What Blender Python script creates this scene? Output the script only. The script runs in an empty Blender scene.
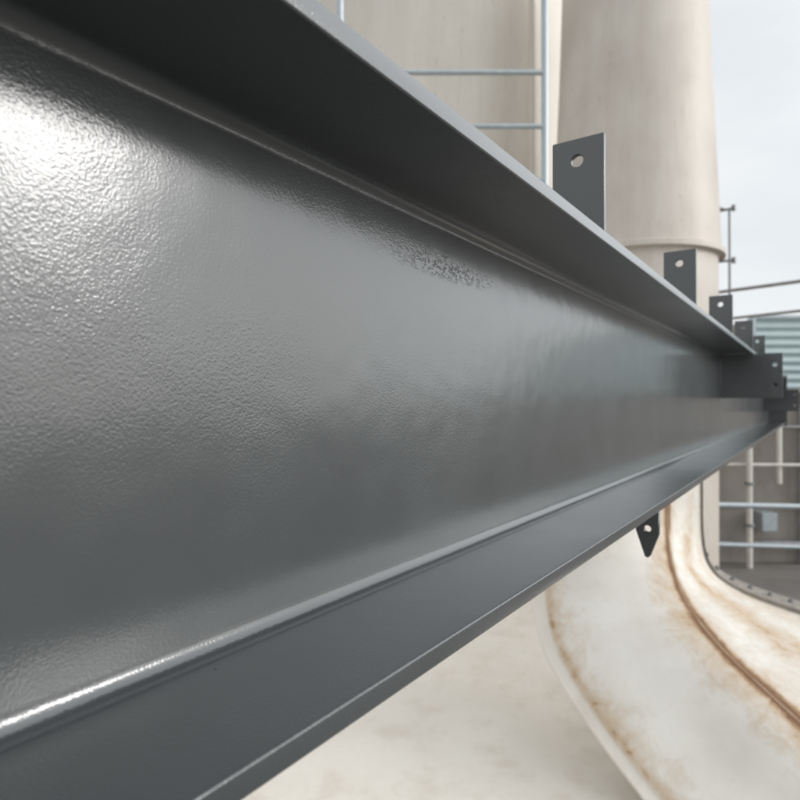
import bpy, bmesh, math, random
from mathutils import Vector, Matrix, noise as mnoise
random.seed(4)
ZC = 3.2                      # eye height above the deck (m)
YAW = math.radians(34.85)     # beam runs 34.85 deg to the right of the view axis
scene = bpy.context.scene
scene.view_settings.view_transform = 'Standard'
scene.view_settings.look = 'None'
scene.view_settings.exposure = 0

# ------------------------------------------------------------ helpers
def link(o, parent=None):
    scene.collection.objects.link(o)
    if parent: o.parent = parent
    return o
def empty(name, loc=(0,0,0), rz=0):
    e = bpy.data.objects.new(name, None); e.empty_display_size = .2
    e.location = loc; e.rotation_euler = (0,0,rz)
    return link(e)
def finish(bm, name, mat, parent=None, smooth=True, ang=35):
    bmesh.ops.recalc_face_normals(bm, faces=bm.faces)
    if smooth:
        for f in bm.faces: f.smooth = True
        for e in bm.edges:
            if len(e.link_faces)==2 and e.calc_face_angle(0) > math.radians(ang): e.smooth=False
    me = bpy.data.meshes.new(name); bm.to_mesh(me); bm.free()
    if mat: me.materials.append(mat)
    return link(bpy.data.objects.new(name, me), parent)
def box(name, a, b, mat, parent=None, bev=0.0):
    bm = bmesh.new()
    bmesh.ops.create_cube(bm, size=1)
    a=Vector(a); b=Vector(b); c=(a+b)/2; d=b-a
    for v in bm.verts: v.co = Vector((v.co.x*d.x, v.co.y*d.y, v.co.z*d.z))+c
    if bev: bmesh.ops.bevel(bm, geom=list(bm.edges), offset=bev, segments=2, affect='EDGES')
    return finish(bm, name, mat, parent)
def tube_bm(bm, pts, r, seg=14):
    pts=[Vector(p) for p in pts]; rings=[]
    prev=None
    for i,p in enumerate(pts):
        t=((pts[min(i+1,len(pts)-1)]-pts[max(i-1,0)])).normalized()
        up = Vector((0,0,1)) if abs(t.z)<.95 else Vector((1,0,0))
        if prev is not None:
            n=(prev - t*prev.dot(t)).normalized()
        else: n=t.cross(up).normalized()
        prev=n; b=t.cross(n)
        rings.append([bm.verts.new(p+r*(math.cos(2*math.pi*k/seg)*n+math.sin(2*math.pi*k/seg)*b)) for k in range(seg)])
    for i in range(len(rings)-1):
        for k in range(seg):
            bm.faces.new((rings[i][k],rings[i][(k+1)%seg],rings[i+1][(k+1)%seg],rings[i+1][k]))
    bm.faces.new(rings[0]); bm.faces.new(rings[-1])
def tubes(name, lst, mat, parent=None):
    bm=bmesh.new()
    for pts,r in lst: tube_bm(bm,pts,r)
    return finish(bm,name,mat,parent)
def lathe(name, prof, mat, parent=None, seg=96):
    bm=bmesh.new(); rings=[]
    for r,z in prof:
        rings.append([bm.verts.new((r*math.cos(2*math.pi*k/seg), r*math.sin(2*math.pi*k/seg), z)) for k in range(seg)])
    for i in range(len(rings)-1):
        for k in range(seg):
            bm.faces.new((rings[i][k],rings[i][(k+1)%seg],rings[i+1][(k+1)%seg],rings[i+1][k]))
    bm.faces.new(rings[0]); bm.faces.new(rings[-1])
    return finish(bm,name,mat,parent,ang=25)
def plate(name, outline, holes, thick, mat, parent, origin, xdir, ydir, bev=0.0012):
    """flat steel plate with drilled holes; outline in the xdir/ydir plane"""
    cu=bpy.data.curves.new(name+"_c",'CURVE'); cu.dimensions='2D'; cu.fill_mode='BOTH'
    def spl(pts):
        s=cu.splines.new('POLY'); s.points.add(len(pts)-1)
        for i,p in enumerate(pts): s.points[i].co=(p[0],p[1],0,1)
        s.use_cyclic_u=True
    spl(outline)
    for (hx,hy,hr) in holes:
        spl([(hx+hr*math.cos(2*math.pi*k/28),hy+hr*math.sin(2*math.pi*k/28)) for k in range(28)])
    cu.extrude=thick/2-bev; cu.bevel_depth=bev; cu.bevel_resolution=1; cu.offset=-bev
    tmp=bpy.data.objects.new("tmp",cu); scene.collection.objects.link(tmp)
    bpy.context.view_layer.update()
    me=bpy.data.meshes.new_from_object(tmp.evaluated_get(bpy.context.evaluated_depsgraph_get()))
    bpy.data.objects.remove(tmp)
    X=Vector(xdir).normalized(); Y=Vector(ydir).normalized(); Z=X.cross(Y)
    for v in me.vertices: v.co = Vector(origin)+X*v.co.x+Y*v.co.y+Z*v.co.z
    me.materials.clear(); me.materials.append(mat); me.name=name
    o=bpy.data.objects.new(name,me); return link(o,parent)
def rounded(w0,w1,h0,h1,r,n=4):
    pts=[]
    for cx,cy,a0 in ((w1-r,h0+r,-90),(w1-r,h1-r,0),(w0+r,h1-r,90),(w0+r,h0+r,180)):
        for i in range(n+1):
            a=math.radians(a0+90*i/n); pts.append((cx+r*math.cos(a),cy+r*math.sin(a)))
    return pts

# ------------------------------------------------------------ materials
class M:
    def __init__(s,name):
        s.m=bpy.data.materials.new(name); s.m.use_nodes=True
        s.nt=s.m.node_tree; s.b=s.nt.nodes['Principled BSDF']
    def n(s,t,**k):
        nd=s.nt.nodes.new(t)
        for a,v in k.items(): setattr(nd,a,v)
        return nd
    def l(s,a,b): s.nt.links.new(a,b)
    def coord(s,scale=(1,1,1),kind='Object'):
        tc=s.n('ShaderNodeTexCoord'); mp=s.n('ShaderNodeMapping'); mp.inputs['Scale'].default_value=scale
        s.l(tc.outputs[kind],mp.inputs['Vector']); return mp.outputs['Vector']
    def noise(s,vec,scale,detail=3,rough=.55,dist=0):
        nd=s.n('ShaderNodeTexNoise'); s.l(vec,nd.inputs['Vector'])
        nd.inputs['Scale'].default_value=scale; nd.inputs['Detail'].default_value=detail
        nd.inputs['Roughness'].default_value=rough; nd.inputs['Distortion'].default_value=dist
        return nd.outputs['Fac']
    def rng(s,v,a,b,c=0,d=1):
        nd=s.n('ShaderNodeMapRange'); nd.inputs[1].default_value=a; nd.inputs[2].default_value=b
        nd.inputs[3].default_value=c; nd.inputs[4].default_value=d
        s.l(v,nd.inputs[0]); return nd.outputs[0]
    def math(s,op,a,b=None):
        nd=s.n('ShaderNodeMath',operation=op)
        for i,x in enumerate((a,b)):
            if x is None: continue
            if isinstance(x,(int,float)): nd.inputs[i].default_value=x
            else: s.l(x,nd.inputs[i])
        return nd.outputs[0]
    def mix(s,f,a,b):
        nd=s.n('ShaderNodeMix',data_type='RGBA')
        if isinstance(f,(int,float)): nd.inputs[0].default_value=f
        else: s.l(f,nd.inputs[0])
        for i,x in ((6,a),(7,b)):
            if isinstance(x,tuple): nd.inputs[i].default_value=(*x,1)
            else: s.l(x,nd.inputs[i])
        return nd.outputs[2]
    def bump(s,h,dist,strength=1,prev=None):
        nd=s.n('ShaderNodeBump'); nd.inputs['Distance'].default_value=dist; nd.inputs['Strength'].default_value=strength
        s.l(h,nd.inputs['Height'])
        if prev: s.l(prev,nd.inputs['Normal'])
        return nd.outputs[0]
    def set(s,**k):
        for a,v in k.items():
            i=s.b.inputs[a.replace('_',' ')]
            if isinstance(v,tuple): i.default_value=(*v,1)
            elif isinstance(v,(int,float)): i.default_value=v
            else: s.l(v,i)
        return s

def beam_paint():
    m=M("grey_gloss_paint"); v=m.coord()
    zn=m.noise(v,4.5,2,.6)
    col=m.mix(m.rng(zn,.3,.7),(0.040,0.045,0.047),(0.050,0.056,0.058))
    tc=m.n('ShaderNodeTexCoord'); sp=m.n('ShaderNodeSeparateXYZ'); m.l(tc.outputs['Object'],sp.inputs[0])
    # height in metres: orange peel (thicker coat near one end) + waviness + dust nibs
    peel=m.noise(v,460,1.5,.5)
    zone=m.rng(zn,.36,.64,.00008,.00032)
    h=m.math('MULTIPLY',m.math('MULTIPLY',peel,zone),m.rng(sp.outputs[1],.25,1.6,1.0,.2))
    h=m.math('ADD',h,m.math('MULTIPLY',m.noise(v,17,1),.0006))
    vo=m.n('ShaderNodeTexVoronoi'); m.l(v,vo.inputs['Vector']); vo.inputs['Scale'].default_value=40
    nib=m.rng(vo.outputs['Distance'],.0,.055,.0009,0)
    sepc=m.n('ShaderNodeSeparateColor'); m.l(vo.outputs['Color'],sepc.inputs[0])
    h=m.math('ADD',h,m.math('MULTIPLY',nib,m.math('GREATER_THAN',sepc.outputs[0],.75)))
    # rubbed / dry-sprayed patch under the flange
    dy=m.math('DIVIDE',m.math('SUBTRACT',sp.outputs[1],.70),.14); dz=m.math('DIVIDE',m.math('SUBTRACT',sp.outputs[2],.178),.016)
    dd=m.math('SQRT',m.math('ADD',m.math('MULTIPLY',dy,dy),m.math('MULTIPLY',dz,dz)))
    patch=m.rng(dd,.2,1.2,.0005,0)
    pn=m.rng(m.noise(m.coord((1,.6,1)),260,2,.6),.50,.66)
    h=m.math('ADD',h,m.math('MULTIPLY',pn,patch))
    m.set(Base_Color=col,Roughness=m.rng(zn,.3,.7,.28,.34),Normal=m.bump(h,1.0,1),IOR=1.5)
    m.b.inputs['Coat Weight'].default_value=.8; m.b.inputs['Coat Roughness'].default_value=.14; m.b.inputs['Coat IOR'].default_value=1.6
    m.l(m.b.inputs['Normal'].links[0].from_socket,m.b.inputs['Coat Normal'])
    return m.m
def simple(name,c1,c2,rough=.5,scale=4,metal=0,bump=.0,stretch=(1,1,1)):
    m=M(name); v=m.coord(stretch)
    n=m.noise(v,scale,4,.6)
    m.set(Base_Color=m.mix(m.rng(n,.3,.7),c1,c2),Roughness=m.rng(n,.3,.7,rough-.08,rough+.08),Metallic=metal)
    if bump: m.set(Normal=m.bump(m.noise(v,scale*6,3),bump))
    return m.m
def tank_mat(name,c1,c2,c3,x0=.3,x1=1.2,amt=.8):
    m=M(name)
    st=m.noise(m.coord((1,1,.08)),3.2,5,.65)
    bl=m.noise(m.coord(),.9,4,.6)
    col=m.mix(m.rng(st,.32,.7),c1,c2)
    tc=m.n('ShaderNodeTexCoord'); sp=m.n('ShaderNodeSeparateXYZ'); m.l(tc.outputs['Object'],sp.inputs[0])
    k=m.math('ADD',m.rng(sp.outputs[0],x0,x1,0,amt),m.rng(bl,.45,.75,0,.4))  # darkening toward +X is side shade painted into the colour; noise adds blotches
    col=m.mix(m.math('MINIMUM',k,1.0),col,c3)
    spots=m.rng(m.noise(m.coord((1,1,.5)),14,3,.7),.62,.76,0,.4)
    col=m.mix(spots,col,(.30,.21,.14))
    fine=m.rng(m.noise(m.coord((1,1,.04)),26,3,.7),.55,.75,0,.25)
    col=m.mix(fine,col,(.36,.30,.24))
    m.set(Base_Color=col,Roughness=m.rng(st,.3,.7,.48,.62),Metallic=.05,Normal=m.bump(bl,.03,.5))
    return m.m
def rust_duct_mat():
    m=M("rust_stained_white_paint")
    at=m.n('ShaderNodeAttribute',attribute_name='rust'); r=at.outputs['Fac']
    st=m.noise(m.coord(),6,5,.68,.8)
    f2=m.noise(m.coord((1,1,.35)),26,4,.65)
    k=m.math('ADD',r,m.math('MULTIPLY',m.math('SUBTRACT',st,.5),1.05))
    k=m.math('ADD',k,m.math('MULTIPLY',m.math('SUBTRACT',f2,.5),.40))
    col=m.mix(m.rng(m.noise(m.coord(),2,4),.35,.7),(.76,.73,.67),(.66,.62,.56))
    col=m.mix(m.rng(k,.14,.80),col,(.50,.35,.21))
    col=m.mix(m.rng(k,.65,1.05),col,(.20,.10,.05))
    n=m.bump(m.noise(m.coord(),3.5,3),.03,.5); n=m.bump(f2,.003,.6,n)
    m.set(Base_Color=col,Roughness=m.rng(k,.0,.8,.33,.8),Normal=n)
    return m.m
def concrete(name,c1,c2,c3,scale=1.2):
    m=M(name)
    a=m.noise(m.coord(),scale,5,.65); b=m.noise(m.coord((1,1,.12)),scale*3,4,.65)
    col=m.mix(m.rng(a,.3,.7),c1,c2); col=m.mix(m.rng(b,.5,.78,0,.7),col,c3)
    m.set(Base_Color=col,Roughness=.8,Normal=m.bump(m.noise(m.coord(),scale*14,4),.01,.7))
    return m.m

PAINT=beam_paint()
TANK=tank_mat("weathered_shaded_beige_shell",(.57,.515,.45),(.65,.605,.545),(.39,.33,.285))
TANK2=tank_mat("weathered_cream_shell",(.65,.605,.53),(.71,.665,.60),(.55,.495,.425),2,5,.0)
GALV=simple("galvanised_steel",(.38,.43,.46),(.48,.52,.54),.42,12,.4)
GALVD=simple("dull_steel",(.20,.21,.22),(.30,.30,.30),.5,12,.4)
WPIPE=simple("white_pipe_paint",(.72,.70,.66),(.60,.56,.50),.45,6)
RUST=rust_duct_mat()
RUSTY=simple("rusty_weld",(.26,.15,.08),(.52,.40,.28),.7,6,0,.003)
CREAM=concrete("cream_roof_coating",(.68,.63,.56),(.74,.70,.63),(.56,.49,.41),1.1)
FLG=simple("grey_flange_steel",(.34,.32,.29),(.24,.20,.17),.6,18,.2,.002)
WALL=concrete("stained_concrete",(.25,.225,.20),(.33,.30,.27),(.15,.125,.10),1.0)
TEAL=simple("teal_sheet_paint",(.40,.50,.51),(.46,.56,.57),.4,2,0,0,(1,1,.2))
GROUND=concrete("dark_concrete_ground",(.15,.14,.13),(.21,.195,.18),(.10,.09,.08),.35)

# ------------------------------------------------------------ steel beam (local +Y along the beam, +X toward the viewer)
beam=empty("steel_beam",(0,0,ZC),-YAW)
WX=-0.41; FL=-0.265; FO=-0.567          # web face, near / far flange edge
ZT,ZB=0.243,-0.206; TF=.018; TW=.012; R=.016
def arc(cx,cz,r,a0,a1,n=8): return [(cx+r*math.cos(math.radians(a0+(a1-a0)*i/n)),cz+r*math.sin(math.radians(a0+(a1-a0)*i/n))) for i in range(n+1)]
e=.0022; WB=WX-TW
prof=[]
prof+=arc(FL-e,ZT+TF-e,e,90,0,4)+arc(FL-e,ZT+e,e,0,-90,4)
prof+=arc(WX+R,ZT-R,R,90,180)                       # top fillet near
prof+=arc(WX+R,ZB+R,R,180,270)                      # bottom fillet near
prof+=arc(FL-e,ZB-e,e,90,0,4)+arc(FL-e,ZB-TF+e,e,0,-90,4)
prof+=arc(FO+e,ZB-TF+e,e,-90,-180,4)+arc(FO+e,ZB-e,e,180,90,4)
prof+=arc(WB-R,ZB+R,R,-90,0)+arc(WB-R,ZT-R,R,0,90)
prof+=arc(FO+e,ZT+e,e,-90,-180,4)+arc(FO+e,ZT+TF-e,e,180,90,4)
bm=bmesh.new(); ys=[-2.6+i*(9.8/70) for i in range(71)]
rings=[[bm.verts.new((x,y,z)) for x,z in prof] for y in ys]
n=len(prof)
for i in range(len(rings)-1):
    for k in range(n): bm.faces.new((rings[i][k],rings[i][(k+1)%n],rings[i+1][(k+1)%n],rings[i+1][k]))
bm.faces.new(rings[0]); bm.faces.new(rings[-1])
finish(bm,"rolled_section",PAINT,beam,ang=60)
# upright lugs on top flange
for i,y in enumerate((-.75,.934,1.78,2.62,3.50,4.34)):
    z0=ZT+TF-.001
    plate("lug_%d"%i, rounded(-.349,-.267,z0,z0+.153,.003),[(-.309,z0+.118,.0095)],.010,PAINT,beam,(0,y,0),(1,0,0),(0,0,1))
    tubes("lug_weld_%d"%i,[([(-.347,y+s*.006,z0+.002),(-.269,y+s*.006,z0+.002)],.004) for s in (-1,1)],PAINT,beam)
# connection plates on the web
plate("connection_plate_1",rounded(WX+.001,-.140,.020,.2415,.004),[(-.172,.185,.011),(-.172,.085,.011)],.012,PAINT,beam,(0,3.48,0),(1,0,0),(0,0,1))
plate("connection_plate_2",rounded(WX+.001,-.140,-.085,.115,.004),[(-.172,.07,.011),(-.172,-.03,.011)],.012,PAINT,beam,(0,6.55,0),(1,0,0),(0,0,1))
# pointed lug below bottom flange
zb=ZB-TF+.001
plate("hanging_lug",[(-.309,zb),(-.264,zb),(-.264,zb-.045),(-.280,zb-.090),(-.285,zb-.095),(-.291,zb-.093),(-.309,zb-.040)],[(-.286,zb-.036,.007)],.012,PAINT,beam,(0,1.30,0),(1,0,0),(0,0,1))
box("end_plate",(FO,7.2,ZB-TF-.02),(FL+.01,7.215,ZT+TF+.01),PAINT,beam,.001)
tubes("rear_post",[([(-.42,-1.6,ZB-TF),(-.42,-1.6,-ZC)],.06)],WPIPE,beam)

# ------------------------------------------------------------ tanks
t1=empty("storage_tank",(3.40,8.76,0))
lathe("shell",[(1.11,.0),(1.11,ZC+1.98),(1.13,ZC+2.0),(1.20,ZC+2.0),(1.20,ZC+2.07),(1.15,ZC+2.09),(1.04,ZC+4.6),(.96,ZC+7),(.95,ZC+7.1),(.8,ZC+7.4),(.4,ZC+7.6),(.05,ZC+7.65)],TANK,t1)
tubes("nozzle_pipe",[([(1.12,-.25,ZC+1.0),(1.25,-.3,ZC+1.1),(1.25,-.3,ZC+2.7),(1.08,-.2,ZC+2.8)],.016),
                     ([(1.12,-.2,ZC+2.72),(1.33,-.3,ZC+2.74)],.018),([(1.31,-.3,ZC+2.70),(1.31,-.3,ZC+2.78)],.028),
                     ([(1.08,-.2,ZC+2.0),(1.33,-.3,ZC+2.0)],.018),([(1.31,-.3,ZC+1.96),(1.31,-.3,ZC+2.04)],.028)],GALVD,t1)
tubes("beam_support_bracket",[([(.28,-2.62,ZC-.05),(.28,-.9,ZC-.05)],.06)],GALVD,t1)
t2=empty("storage_tank.001",(.60,12.0,0))
lathe("shell",[(2.62,0),(2.62,ZC+9),(1.9,ZC+9.5),(.05,ZC+9.8)],TANK2,t2)
tubes("downpipe",[([(1.53,-2.32,0),(1.53,-2.32,ZC+8.5)],.05)],TANK2,t2)

# access rail in front of tanks (left)
g=empty("guard_rail",(0,0,0))
tubes("rails",[([(1.45,6,ZC+1.35),(1.45,6,ZC+5.2)],.036),
   ([(-.6,6.0,ZC+2.76),(1.45,6,ZC+2.76)],.026),([(-.6,6,ZC+2.22),(1.45,6,ZC+2.22)],.026),([(-.6,6,ZC+3.30),(1.45,6,ZC+3.30)],.026),
   ([(-.6,6,ZC+1.35),(-.6,6,ZC+5.2)],.036),
   ([(1.45,6,ZC+1.4),(2.5,8.1,ZC+1.4)],.03),([(-.6,6,ZC+1.4),(1.45,6,ZC+1.4)],.03),([(-.6,6,ZC+1.4),(-.3,9.6,ZC+1.4)],.03)],GALV,g)
# right upper rail
g2=empty("guard_rail.001",(0,0,0))
tubes("rails",[([(4.6,9.6,ZC+1.69),(6.25,6,ZC+1.51)],.024),([(4.6,9.6,ZC+1.26),(6.25,6,ZC+1.16)],.020),
   ([(6.25,6,ZC+1.51),(6.25,6,0)],.03),([(4.6,9.6,ZC+1.69),(4.6,9.6,0)],.024)],GALVD,g2)
# lower rails
g3=empty("guard_rail.002",(0,0,0))
tubes("rails",[([(3.5,10,ZC-1.68),(9.5,10,ZC-1.80)],.045),([(3.5,10,ZC-2.32),(9.5,10,ZC-2.5)],.035),
   ([(3.6,10.05,ZC-1.6),(3.6,10.05,0)],.04),([(9.5,10.05,ZC-1.6),(9.5,10.05,0)],.04)],GALV,g3)
pw=empty("wall_pipework",(0,0,0))
tubes("vertical_pipes",[([(6.75,11.6,ZC-.8),(6.75,11.6,0)],.055),([(7.42,11.75,ZC-.1),(7.42,11.75,ZC-1.6)],.05),([(5.5,11.75,ZC-.1),(5.5,11.75,ZC-1.5)],.025),
   ([(4.5,11.7,ZC-1.2),(10,11.7,ZC-1.25)],.03),([(6.75,11.6,ZC-.8),(6.75,11.6,ZC-.7),(6.75,11.98,ZC-.7)],.055)],WPIPE,pw)
tubes("collars",[([(6.75,11.6,z),(6.75,11.6,z+.05)],.085) for z in (ZC-.85,ZC-1.6,ZC-2.4)],GALVD,pw)
tubes("conduits",[([(4.5,11.8,z),(12,11.8,z-.1)],r) for z,r in ((ZC-.45,.03),(ZC-2.75,.06),(ZC-2.05,.022))]+[([(x,11.85,ZC-.1),(x,11.85,0)],.018) for x in (6.2,7.9,8.05)],GALVD,pw)
box("junction_box",(7.0,11.6,ZC-2.5),(7.3,11.99,ZC-2.15),GALV,pw,.01)

# walls
w=empty("concrete_wall",(0,0,0))
box("wall",(3,12,0),(26,12.4,ZC+.18),WALL,w)
box("coping",(2.95,11.93,ZC+.18),(26.05,12.47,ZC+.26),WALL,w,.01)
for i,x in enumerate((5.2,8.0,10.8,13.6)): box("pilaster_%d"%i,(x,11.86,0),(x+.25,12.0,ZC+.17),WALL,w,.01)
c=empty("corrugated_building",(0,0,0))
bm=bmesh.new(); cols=[]
zz=[ZC+.0+i*.0125 for i in range(int(1.95/.0125)+1)]
for x in (8.28,14,22):
    cols.append([bm.verts.new((x,14+.022*math.sin(z*2*math.pi/.2),z)) for z in zz])
for a in range(2):
    for i in range(len(zz)-1): bm.faces.new((cols[a][i],cols[a+1][i],cols[a+1][i+1],cols[a][i+1]))
finish(bm,"siding",TEAL,c,ang=80)
box("structure",(8.30,14.03,0),(22,19,ZC+1.92),WALL,c)
box("cap_trim",(8.24,13.94,ZC+1.95),(22.05,14.2,ZC+2.02),GALV,c,.005)
box("corner_trim",(8.2,13.94,ZC-.2),(8.279,14.2,ZC+1.949),GALV,c,.005)

# ------------------------------------------------------------ rust stained duct (lofted between longitudinal curves)
def catmull(P,t):
    nseg=len(P)-1; s=min(int(t*nseg),nseg-1); u=t*nseg-s
    p=[P[max(s-1,0)],P[s],P[s+1],P[min(s+2,nseg)]]
    return .5*((2*p[1])+(p[2]-p[0])*u+(2*p[0]-5*p[1]+4*p[2]-p[3])*u*u+(3*p[1]-p[0]-3*p[2]+p[3])*u**3)
def resample(P,n,zc=ZC):
    P=[Vector((a,b,c_+zc)) for a,b,c_ in P]
    fine=[catmull(P,i/400) for i in range(401)]
    L=[0]
    for i in range(400): L.append(L[-1]+(fine[i+1]-fine[i]).length)
    out=[];j=0
    for i in range(n):
        t=L[-1]*i/(n-1)
        while j<399 and L[j+1]<t: j+=1
        out.append(fine[j].lerp(fine[j+1],(t-L[j])/max(L[j+1]-L[j],1e-9)))
    return out
A=[(2.75,7.7,-.3),(1.9,6.6,-.25),(1.28,5.3,-.40),(1.20,5.0,-.9),(1.17,4.9,-1.50),(1.165,4.6,-1.825),(1.27,4.3,-2.06),(1.5,3.9,-2.36),(1.85,3.3,-2.7),(2.1,2.8,-2.9)]
A2=[(x+.35,y+.5,z-.05) for x,y,z in A]
Mm=[(2.9,7.6,.1),(2.3,6.3,.15),(1.72,5.1,-.2),(1.63,4.85,-.8),(1.60,4.78,-1.26),(1.55,4.4,-1.67),(1.69,4.05,-1.94),(1.91,3.7,-2.2),(2.25,3.15,-2.5),(2.5,2.7,-2.7)]
B=[(3.2,7.6,.15),(2.75,6.3,.2),(2.38,5.3,-.2),(2.30,5.15,-.6),(2.23,5.0,-1.12),(2.15,4.6,-1.44),(2.17,4.2,-1.63),(2.31,3.8,-1.82),(2.60,3.3,-2.1),(2.95,2.8,-2.3)]
S=[(3.6,7.6,.1),(3.2,6.5,.15),(2.85,5.7,-.2),(2.78,5.5,-.70),(2.73,5.38,-1.22),(2.71,5.2,-1.44),(2.83,5.0,-1.56),(3.13,4.7,-1.64),(3.58,4.3,-1.70),(4.4,3.8,-1.76)]
NV=160; NU=96
C=[resample(q,NV) for q in (A2,A,Mm,B,S)]
duct=empty("rusty_duct",(0,0,0))
bm=bmesh.new(); lay=bm.verts.layers.float.new('rust'); grid=[]
for i in range(NV):
    row=[]; P=[C[k][i] for k in range(5)]
    for j in range(NU+1):
        u=j/NU; p=catmull(P,u); v=bm.verts.new(p); vv=i/NV
        def g(c_,s): return math.exp(-((u-c_)/s)**2)
        wob=.03*mnoise.noise(Vector((vv*9,3,0)))
        r=.85*g(.750+wob*.3,.012)+.50*g(.725+wob,.06)
        r+=.50*g(.30+wob,.035)+.28*g(.36+wob,.07)
        r+=max(0,min(1,(vv-.38)*5))*(.45*g(.86+wob*2,.03)+.30*g(.95+wob,.03)+.15*g(.87,.09))
        r+=.10*max(0,(vv-.45))
        v[lay]=r; row.append(v)
    grid.append(row)
for i in range(NV-1):
    for j in range(NU): bm.faces.new((grid[i][j],grid[i][j+1],grid[i+1][j+1],grid[i+1][j]))
finish(bm,"skin",RUST,duct,ang=180)
tubes("weld_seam",[([p+Vector((0,0,-.005)) for p in C[3]],.008)],RUSTY,duct)
def strip(name,curve,off0,off1,thick,mat,parent):
    bm=bmesh.new(); R_=[]
    for p in curve:
        a=p+off0; b=p+off1; t=Vector((0,0,thick))
        R_.append([bm.verts.new(x) for x in (a,b,b+t,a+t)])
    for i in range(len(R_)-1):
        for k in range(4): bm.faces.new((R_[i][k],R_[i][(k+1)%4],R_[i+1][(k+1)%4],R_[i+1][k]))
    bm.faces.new(R_[0]); bm.faces.new(R_[-1])
    return finish(bm,name,mat,parent)
strip("left_lip",C[1],Vector((.01,-.02,-.01)),Vector((-.09,.03,-.01)),.02,CREAM,duct)
seg=C[4][int(NV*.47):]
strip("bolted_flange",seg,Vector((-.03,-.05,.0)),Vector((.04,.16,.02)),.03,FLG,duct)
bm=bmesh.new(); acc=0
for i in range(1,len(seg)):
    acc+=(seg[i]-seg[i-1]).length
    if acc>.11:
        acc=0; p=seg[i]+Vector((.01,.07,.05))
        bmesh.ops.create_cone(bm,segments=6,radius1=.018,radius2=.018,depth=.022,cap_ends=True,matrix=Matrix.Translation(p))
        bmesh.ops.create_cone(bm,segments=12,radius1=.009,radius2=.009,depth=.05,cap_ends=True,matrix=Matrix.Translation(p))
finish(bm,"flange_bolts",GALVD,duct)

# cream roof of the adjoining enclosure
rf=empty("white_roof",(0,0,0))
box("slab",(-7,2.2,0),(2.7,9.0,ZC-2.62),CREAM,rf,.02)

# ground
bm=bmesh.new(); bmesh.ops.create_grid(bm,x_segments=2,y_segments=2,size=1500)
finish(bm,"ground",GROUND,None,False)

# ------------------------------------------------------------ light
sd=Vector((.45,-.085,.175)).normalized()
sun=bpy.data.lights.new("sun",'SUN'); sun.energy=1.1; sun.angle=math.radians(14); sun.color=(1,.98,.95)
so=bpy.data.objects.new("sun",sun); so.rotation_euler=sd.to_track_quat('Z','Y').to_euler(); link(so)
wd=bpy.data.worlds.new("World"); scene.world=wd; wd.use_nodes=True; nt=wd.node_tree
bg=nt.nodes['Background']; bg.inputs['Strength'].default_value=.1
sky=nt.nodes.new('ShaderNodeTexSky'); sky.sky_type='NISHITA'; sky.sun_disc=False
sky.sun_elevation=math.asin(sd.z); sky.sun_rotation=math.atan2(sd.x,sd.y)
tc=nt.nodes.new('ShaderNodeTexCoord'); mp=nt.nodes.new('ShaderNodeMapping'); mp.inputs['Scale'].default_value=(1,1,3)
nz=nt.nodes.new('ShaderNodeTexNoise'); nz.inputs['Scale'].default_value=2.2; nz.inputs['Detail'].default_value=4
nt.links.new(tc.outputs['Generated'],mp.inputs[0]); nt.links.new(mp.outputs[0],nz.inputs['Vector'])
cr=nt.nodes.new('ShaderNodeMapRange'); cr.inputs[1].default_value=.35; cr.inputs[2].default_value=.7; nt.links.new(nz.outputs['Fac'],cr.inputs[0])
cc=nt.nodes.new('ShaderNodeMix'); cc.data_type='RGBA'; cc.inputs[6].default_value=(8.4,8.8,9.1,1); cc.inputs[7].default_value=(10.2,10.3,10.3,1)
nt.links.new(cr.outputs[0],cc.inputs[0])
mx=nt.nodes.new('ShaderNodeMix'); mx.data_type='RGBA'; mx.inputs[0].default_value=.94
nt.links.new(sky.outputs[0],mx.inputs[6]); nt.links.new(cc.outputs[2],mx.inputs[7])
# bright veil of cloud around the hidden sun
dt=nt.nodes.new('ShaderNodeVectorMath'); dt.operation='DOT_PRODUCT'; dt.inputs[1].default_value=sd
nt.links.new(tc.outputs['Generated'],dt.inputs[0])
au=nt.nodes.new('ShaderNodeMapRange'); au.interpolation_type='SMOOTHERSTEP'; au.inputs[1].default_value=.4; au.inputs[2].default_value=1; au.inputs[3].default_value=1; au.inputs[4].default_value=2.5
nt.links.new(dt.outputs['Value'],au.inputs[0])
sc=nt.nodes.new('ShaderNodeVectorMath'); sc.operation='SCALE'
nt.links.new(mx.outputs[2],sc.inputs[0]); nt.links.new(au.outputs[0],sc.inputs['Scale'])
nt.links.new(sc.outputs[0],bg.inputs['Color'])

# ------------------------------------------------------------ camera
cam=bpy.data.cameras.new("camera"); co=bpy.data.objects.new("camera",cam); link(co)
co.location=(0,0,ZC); co.rotation_euler=(math.radians(90.19),0,0)
cam.lens=27; cam.sensor_width=36; cam.clip_start=.01; cam.clip_end=4000
cam.dof.use_dof=True; cam.dof.focus_distance=.66; cam.dof.aperture_fstop=6.5
scene.camera=co
